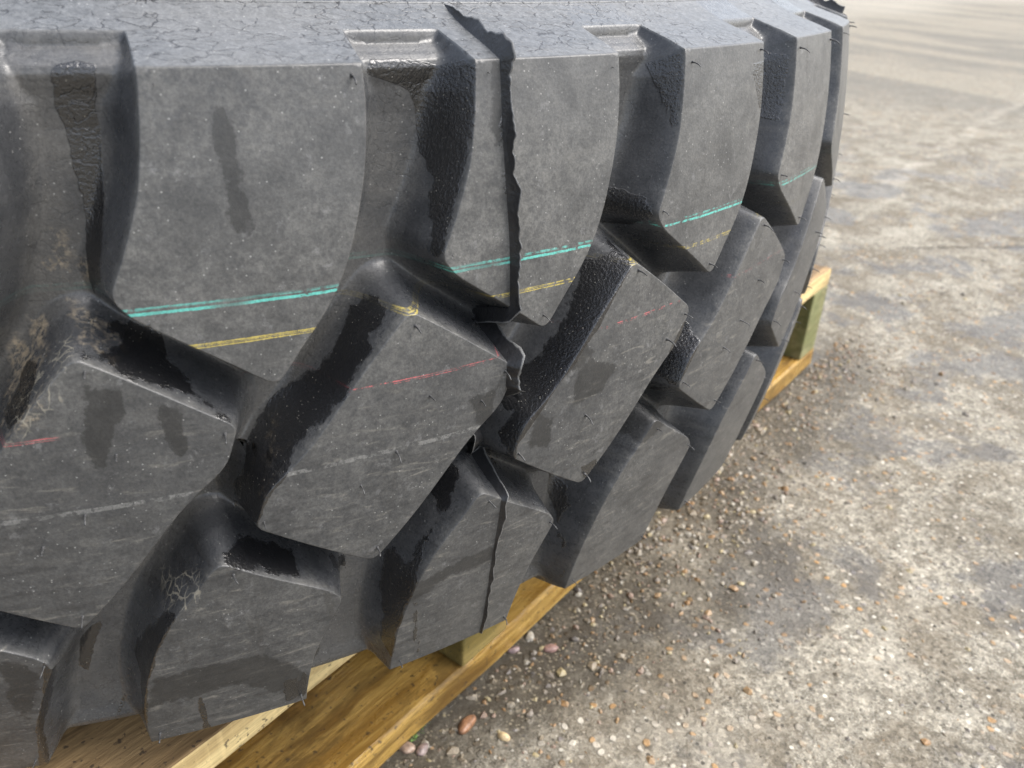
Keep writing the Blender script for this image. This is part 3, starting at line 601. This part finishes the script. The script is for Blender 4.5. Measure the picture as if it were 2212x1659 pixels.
# heights above ground: bottom boards 0-.028, stringers .028-.126, top boards .126-.150
PL = 1.484
for q, (y0, y1) in enumerate(((0, .118), (.165, .27), (.325, .43), (.49, .60), (.66, .765), (.82, .925), (.98, 1.10))):
    board('top_board', 0 + .004 * (q % 3), PL - .003 * q, y0, y1, .126, .1500, M_TOP, q, M_FACE)
for q, (y0, y1) in enumerate(((0, .120), (.50, .60), (.98, 1.10))):
    board('bottom_board', -.006, PL + .004, y0, y1, .0, .0280, M_WETB, 20 + q, M_WETB, bev=.003)
for q, x0 in enumerate((.0, .714, 1.43)):
    board('stringer', x0, x0 + .054, .0, 1.095, .0282, .1258, M_POST if q else M_POST_G, 30 + q)

# ------------------------------------------------------------ ground
def ground_mat():
    m, n, l, b = mat_new('weathered_concrete'); g = G(m); P = g.pos()
    big = g.noise(P, 2.2, 5, .6); mid0 = g.noise(P, 11, 6, .65, .3); nr = g.step(g.vlen(P), 5.0, 1.6); mid = g.add(g.mul(g.sub(mid0, .5), nr), .5); sand = g.noise(P, 170, 5, .75); fine = g.noise(P, 620, 3, .7)
    col = g.mix(g.step(sand, .34, .66), (.112, .101, .080), (.345, .320, .262))
    col = g.mix(g.mul(g.step(fine, .45, .66), .45), col, (.56, .54, .48))
    col = g.mix(g.mul(g.step(mid, .45, .58), .55), col, (.13, .108, .078))
    m2 = g.add(g.mul(g.sub(g.noise(g.warp(P, 9, .04), 7.5, 6, .7), .5), nr), .5); col = g.mix(g.mul(g.step(m2, .52, .60), .42), col, (.105, .088, .064))
    col = g.mix(g.mul(g.step(m2, .46, .36), .40), col, (.42, .395, .335))
    mm = g.noise(P, 42, 5, .7, .3); col = g.mix(g.mul(g.step(mm, .50, .62), .45), col, (.10, .085, .064))
    vg = g.vor(P, 330, 'F1'); vgs = n.new('ShaderNodeSeparateColor'); l.new(vg.outputs['Color'], vgs.inputs[0])
    col = g.mix(1.0, col, g.mix(vgs.outputs[0], (.74, .73, .71), (1.28, 1.26, 1.22)), 'MULTIPLY')
    sp1 = g.vor(P, 190, 'F1'); sps = n.new('ShaderNodeSeparateColor'); l.new(sp1.outputs['Color'], sps.inputs[0])
    col = g.mix(g.mul(g.mul(g.step(sps.outputs[0], .955, .97), g.step(sp1.outputs['Distance'], .40, .28)), .75), col, (.66, .63, .54))
    col = g.mix(g.mul(g.mul(g.step(sps.outputs[1], .90, .92), g.step(sp1.outputs['Distance'], .38, .26)), .8), col, (.045, .040, .034))
    fb = g.noise(g.mapping(P, rot=(0, 0, -.9), scale=(1.6, .35, 1)), 1.0, 5, .6, .4); col = g.mix(g.mul(g.mul(g.step(fb, .46, .62), g.step(nr, 1, 0)), .65), col, (.125, .120, .106))
    # exposed aggregate
    v = g.vor(g.warp(P, 90, .006), 135, 'F1'); vs = n.new('ShaderNodeSeparateColor'); l.new(v.outputs['Color'], vs.inputs[0])
    pick = g.mul(g.step(vs.outputs[0], .70, .74), g.step(v.outputs['Distance'], .46, .30))
    agg = g.mix(g.step(vs.outputs[1], .25, .75), (.50, .28, .10), (.62, .57, .48)); agg = g.mix(g.step(vs.outputs[2], .78, .82), agg, (.22, .20, .20))
    col = g.mix(g.mul(pick, g.mul(g.step(g.noise(P, 5, 3), .40, .60), .75)), col, agg)
    near = g.step(g.vlen(P), 3.2, 1.6)
    wet = g.mul(g.mul(g.step(g.noise(P, 5.0, 6, .66, .3), .515, .585), .8), near)
    col = g.mix(g.mul(wet, .68), col, (.074, .073, .074))
    # damp strip along the pallet
    dd = n.new('ShaderNodeVectorMath'); dd.operation = 'DOT_PRODUCT'; l.new(P, dd.inputs[0]); dd.inputs[1].default_value = (PN.x, PN.y, 0)
    dist = g.sub(dd.outputs['Value'], PC.x * PN.x + PC.y * PN.y)
    da = n.new('ShaderNodeVectorMath'); da.operation = 'DOT_PRODUCT'; l.new(P, da.inputs[0]); da.inputs[1].default_value = (PD.x, PD.y, 0)
    alo = g.sub(da.outputs['Value'], PC.x * PD.x + PC.y * PD.y)
    wv = g.mul(g.sub(g.noise(P, 9, 5, .62), .5), .34)
    damp = g.mul(g.step(g.add(dist, wv), .145, .02), g.step(g.add(alo, wv), -.16, -.02))
    col = g.mix(g.mul(damp, g.step(mm, .30, .62, .62, .92)), col, (.060, .050, .035))
    gl = g.mul(g.mul(g.step(vgs.outputs[1], .72, .80), g.step(vg.outputs['Distance'], .50, .30)), damp); col = g.mix(g.mul(gl, .75), col, (.27, .235, .17))
    # a cracked line and a filled slab joint
    def line(a, b_, half, wamp):
        tx, ty = b_[0] - a[0], b_[1] - a[1]; L = math.hypot(tx, ty); nx, ny = -ty / L, tx / L; tx, ty = tx / L, ty / L
        q = n.new('ShaderNodeVectorMath'); q.operation = 'DOT_PRODUCT'; l.new(P, q.inputs[0]); q.inputs[1].default_value = (nx, ny, 0)
        t = n.new('ShaderNodeVectorMath'); t.operation = 'DOT_PRODUCT'; l.new(P, t.inputs[0]); t.inputs[1].default_value = (tx, ty, 0)
        o = g.add(g.sub(q.outputs['Value'], a[0] * nx + a[1] * ny), g.mul(g.sub(g.noise(P, 6, 5, .65), .5), wamp))
        ta = g.sub(t.outputs['Value'], a[0] * tx + a[1] * ty)
        return g.mul(g.step(g.math('ABSOLUTE', o), half, half * .3), g.mul(g.step(ta, -.05, .1), g.step(ta, L + 4, L + 3)))
    ck = g.mul(line((1.38, .254), (2.35, -.02), .006, .05), g.step(g.noise(P, 30, 3), .38, .5)); col = g.mix(g.mul(ck, .75), col, (.045, .040, .034))
    jn = line((1.7, .62), (4.1, 1.98), .035, .09); col = g.mix(g.mul(jn, g.step(g.noise(P, 14, 4), .44, .56, .0, .38)), col, (.42, .385, .32))
    # paler slab beyond the joint far off
    col = g.mix(g.mul(g.attr('pale'), .25), col, (.50, .47, .40))
    l.new(col, b.inputs['Base Color'])
    rr = g.step(g.math('MAXIMUM', wet, g.mul(damp, .8)), 0.0, .8, .85, .38); l.new(rr, b.inputs['Roughness'])
    b.inputs['Specular IOR Level'].default_value = .22
    h = g.add(g.mul(sand, .7), g.add(g.mul(fine, .25), g.mul(mid, .04))); h = g.add(h, g.mul(pick, .35)); h = g.sub(h, g.mul(ck, 1.5)); h = g.add(h, g.mul(vgs.outputs[0], .25))
    l.new(g.bump(h, .9, .004), b.inputs['Normal'])
    return m
M_GROUND = ground_mat()
# ground sheet: fine near the camera, coarse to the horizon; a worn crack is pressed into it
def ground_z(x, y):
    return .0012 * np.sin(x * 7 + 1.3 * np.sin(y * 5)) * np.sin(y * 6 + x * 2) * np.clip(2 - np.hypot(x, y), 0, 1)
gx = np.concatenate([-np.geomspace(600, 3, 30), np.linspace(-2.5, 4.5, 281), np.geomspace(5, 600, 34)])
GX, GY = np.meshgrid(gx, gx, indexing='ij')
CR = [(2.9, .42), (2.26, -.05), (1.55, -.42)]
GZ = ground_z(GX, GY) - .003
V = np.stack([GX, GY, GZ], -1).reshape(-1, 3); idx = np.arange(V.shape[0]).reshape(GX.shape)
F = np.stack([idx[:-1, :-1], idx[1:, :-1], idx[1:, 1:], idx[:-1, 1:]], -1).reshape(-1, 4)
me = mesh_np('ground', V, F); set_attr(me, 'pale', np.clip((V[:, 1] - (5.75 + (V[:, 0] - 6.47) * .593)) / .6, 0, 1) * (V[:, 0] < 60))
tag(link('ground', me, M_GROUND), kind='structure')

# pebbles
def stone_proto(sub, seed):
    import bmesh
    bm = bmesh.new(); bmesh.ops.create_icosphere(bm, subdivisions=sub, radius=1); r = np.random.default_rng(seed)
    V = np.array([v.co for v in bm.verts]); F = np.array([[v.index for v in f.verts] for f in bm.faces]); bm.free()
    d = r.normal(size=(5, 3)); 
    f = 1 + sum((.16 if sub < 3 else .09) * np.sin(V @ q * 1.7 + i) for i, q in enumerate(d)); return V * f[:, None], F
PRO = [stone_proto(1, s) for s in range(6)]
def stone_mat(name, ramp):
    m, n, l, b = mat_new(name); g = G(m); P = g.pos(); a = g.attr('tint')
    cr = n.new('ShaderNodeValToRGB'); cr.color_ramp.interpolation = 'CONSTANT'; e = cr.color_ramp.elements
    while len(e) < len(ramp): e.new(1)
    for i, c in enumerate(ramp): e[i].position = i / len(ramp); e[i].color = (*c, 1)
    l.new(a, cr.inputs[0]); k = g.noise(P, 420, 4, .7)
    l.new(g.mix(g.step(k, .35, .65, .25, .75), cr.outputs[0], (.12, .10, .07)), b.inputs['Base Color']); b.inputs['Roughness'].default_value = .45
    l.new(g.bump(k, .4, .0006), b.inputs['Normal']); return m
RAMP = [(.30, .25, .18), (.37, .33, .26), (.34, .18, .06), (.22, .19, .16), (.48, .45, .38), (.38, .23, .10), (.26, .21, .14), (.30, .20, .15), (.12, .11, .11), (.46, .38, .20)]
M_STONE = stone_mat('pebble_stone', RAMP)
def scatter(pts, sizes, seed):
    r = np.random.default_rng(seed); VV = []; FF = []; T = []; off = 0
    for (x, y), sz in zip(pts, sizes):
        V, F = PRO[r.integers(len(PRO))]; a = r.uniform(0, 6.28); fl = r.uniform(.45, .8); el = r.uniform(.45, 1.0)
        Q = V * np.array([1, el, fl]) * sz; c, s = math.cos(a), math.sin(a)
        Q = np.stack([Q[:, 0] * c - Q[:, 1] * s + x, Q[:, 0] * s + Q[:, 1] * c + y, Q[:, 2] + sz * fl * r.uniform(-.75, .15)], 1)
        Q[:, 2] += -.003
        VV.append(Q); FF.append(F + off); off += len(Q); T.append(np.full(len(Q), r.random()))
    return np.concatenate(VV), np.concatenate(FF), np.concatenate(T)
pts = []; sz = []
def along(a, o): q = PC + PD * a + PN * o; return (q.x, q.y)
r = np.random.default_rng(5)
for _ in range(3000):               # drift of grit along the pallet's side
    a = r.uniform(-.5, 1.25); o = abs(r.normal(0, .075)) + .004
    pts.append(along(a, o)); sz.append(min(.0048, .0009 + r.exponential(.0009)))
for _ in range(520):
    a = r.uniform(-.2, .55); o = abs(r.normal(.03, .05)); pts.append(along(a, o)); sz.append(r.uniform(.0014, .0042))
for _ in range(9000):               # thinly over the slab
    a = r.uniform(-1.6, 1.4); o = r.uniform(0, 1.5); pts.append(along(a, o)); sz.append(min(.0060, .0008 + r.exponential(.0009)))
V, F, T = scatter(pts, sz, 3)
me = mesh_np('gravel', V, F, False); set_attr(me, 'tint', T)
tag(link('gravel', me, M_STONE), 'loose gravel and grit scattered over the concrete beside the pallet', 'gravel', kind='stuff')

def stone_obj(name, x, y, size, shape, col, label, seed, cat='pebble', group=None, rough=.35):
    V, F = stone_proto(3, seed); V = V * np.array(shape) * size
    a = seed * 1.7; c, q = math.cos(a), math.sin(a); V = np.stack([V[:, 0] * c - V[:, 1] * q, V[:, 0] * q + V[:, 1] * c, V[:, 2]], 1)
    me = mesh_np(name, V, F); m = plain('pebble_' + str(seed), col, rough, 380)
    o = link(name, me, m); o.location = (x, y, size * shape[2] * .12 - .003); tag(o, label, cat, group)
stone_obj('pebble', .153, -.544, 0.0072, (1.25, .75, .6), (0.264, 0.136, 0.072), 'large smooth orange brown pebble on dark damp concrete by the pallet', 41)
stone_obj('pebble', .104, -.5485, 0.0055, (1, .9, .55), (0.304, 0.216, 0.160), 'pinkish tan round pebble, left one of two lying close together near the moss', 42)
stone_obj('pebble', .1145, -.5525, 0.0053, (1.1, .8, .55), (0.240, 0.184, 0.168), 'dull grey brown pebble, right one of two lying close together near the moss', 43)
stone_obj('pebble', .174, -.5630, 0.0043, (1.1, .85, .6), (0.480, 0.368, 0.208), 'small cream coloured pebble to the lower right of the large orange brown one', 44)
stone_obj('pebble', .302, -.4225, 0.0061, (1.2, .8, .6), (0.400, 0.368, 0.272), 'cream oval pebble beside the mound of gravel under the tyre', 45)
stone_obj('pebble', .245, -.4970, 0.0049, (1.2, .75, .6), (0.272, 0.168, 0.144), 'reddish brown oval pebble on damp dark concrete beside the white one', 46)
stone_obj('pebble', .2340, -.4780, 0.0052, (1.15, .75, .6), (0.416, 0.384, 0.320), 'off white oval pebble on damp dark concrete close to the pallet edge', 47)
stone_obj('pebble', .2150, -.4880, 0.0043, (1.3, .7, .6), (0.248, 0.176, 0.168), 'mauve pebble between the pallet edge and the reddish brown pebble', 48)
# small tuft of moss at the foot of the bottom board
r = np.random.default_rng(9); MV = []; MF = []
for k in range(420):
    a = r.uniform(0, 6.28); q = abs(r.normal(0, .0045)); x, y = q * math.cos(a) * 1.6, q * math.sin(a); hgt = r.uniform(.0015, .0045) * math.exp(-q * 90)
    b = r.uniform(0, 6.28); dx, dy = .0007 * math.cos(b), .0007 * math.sin(b); lx, ly = r.normal(0, .001, 2); n0 = len(MV)
    MV += [(x - dx, y - dy, 0), (x + dx, y + dy, 0), (x + lx + dx * .6, y + ly + dy * .6, hgt * .7), (x + lx * 2, y + ly * 2, hgt)]; MF += [(n0, n0 + 1, n0 + 2), (n0, n0 + 2, n0 + 3)]
M_MOSS = plain('moss_green', (.16, .27, .07), .8)
o = link('moss', mesh_np('moss', MV, MF, False), M_MOSS); o.location = (.110, -.5335, -.002); o.rotation_euler = (0, 0, .6)
tag(o, 'small bright green tuft of moss on the damp concrete at the pallet foot', 'moss', kind='stuff')
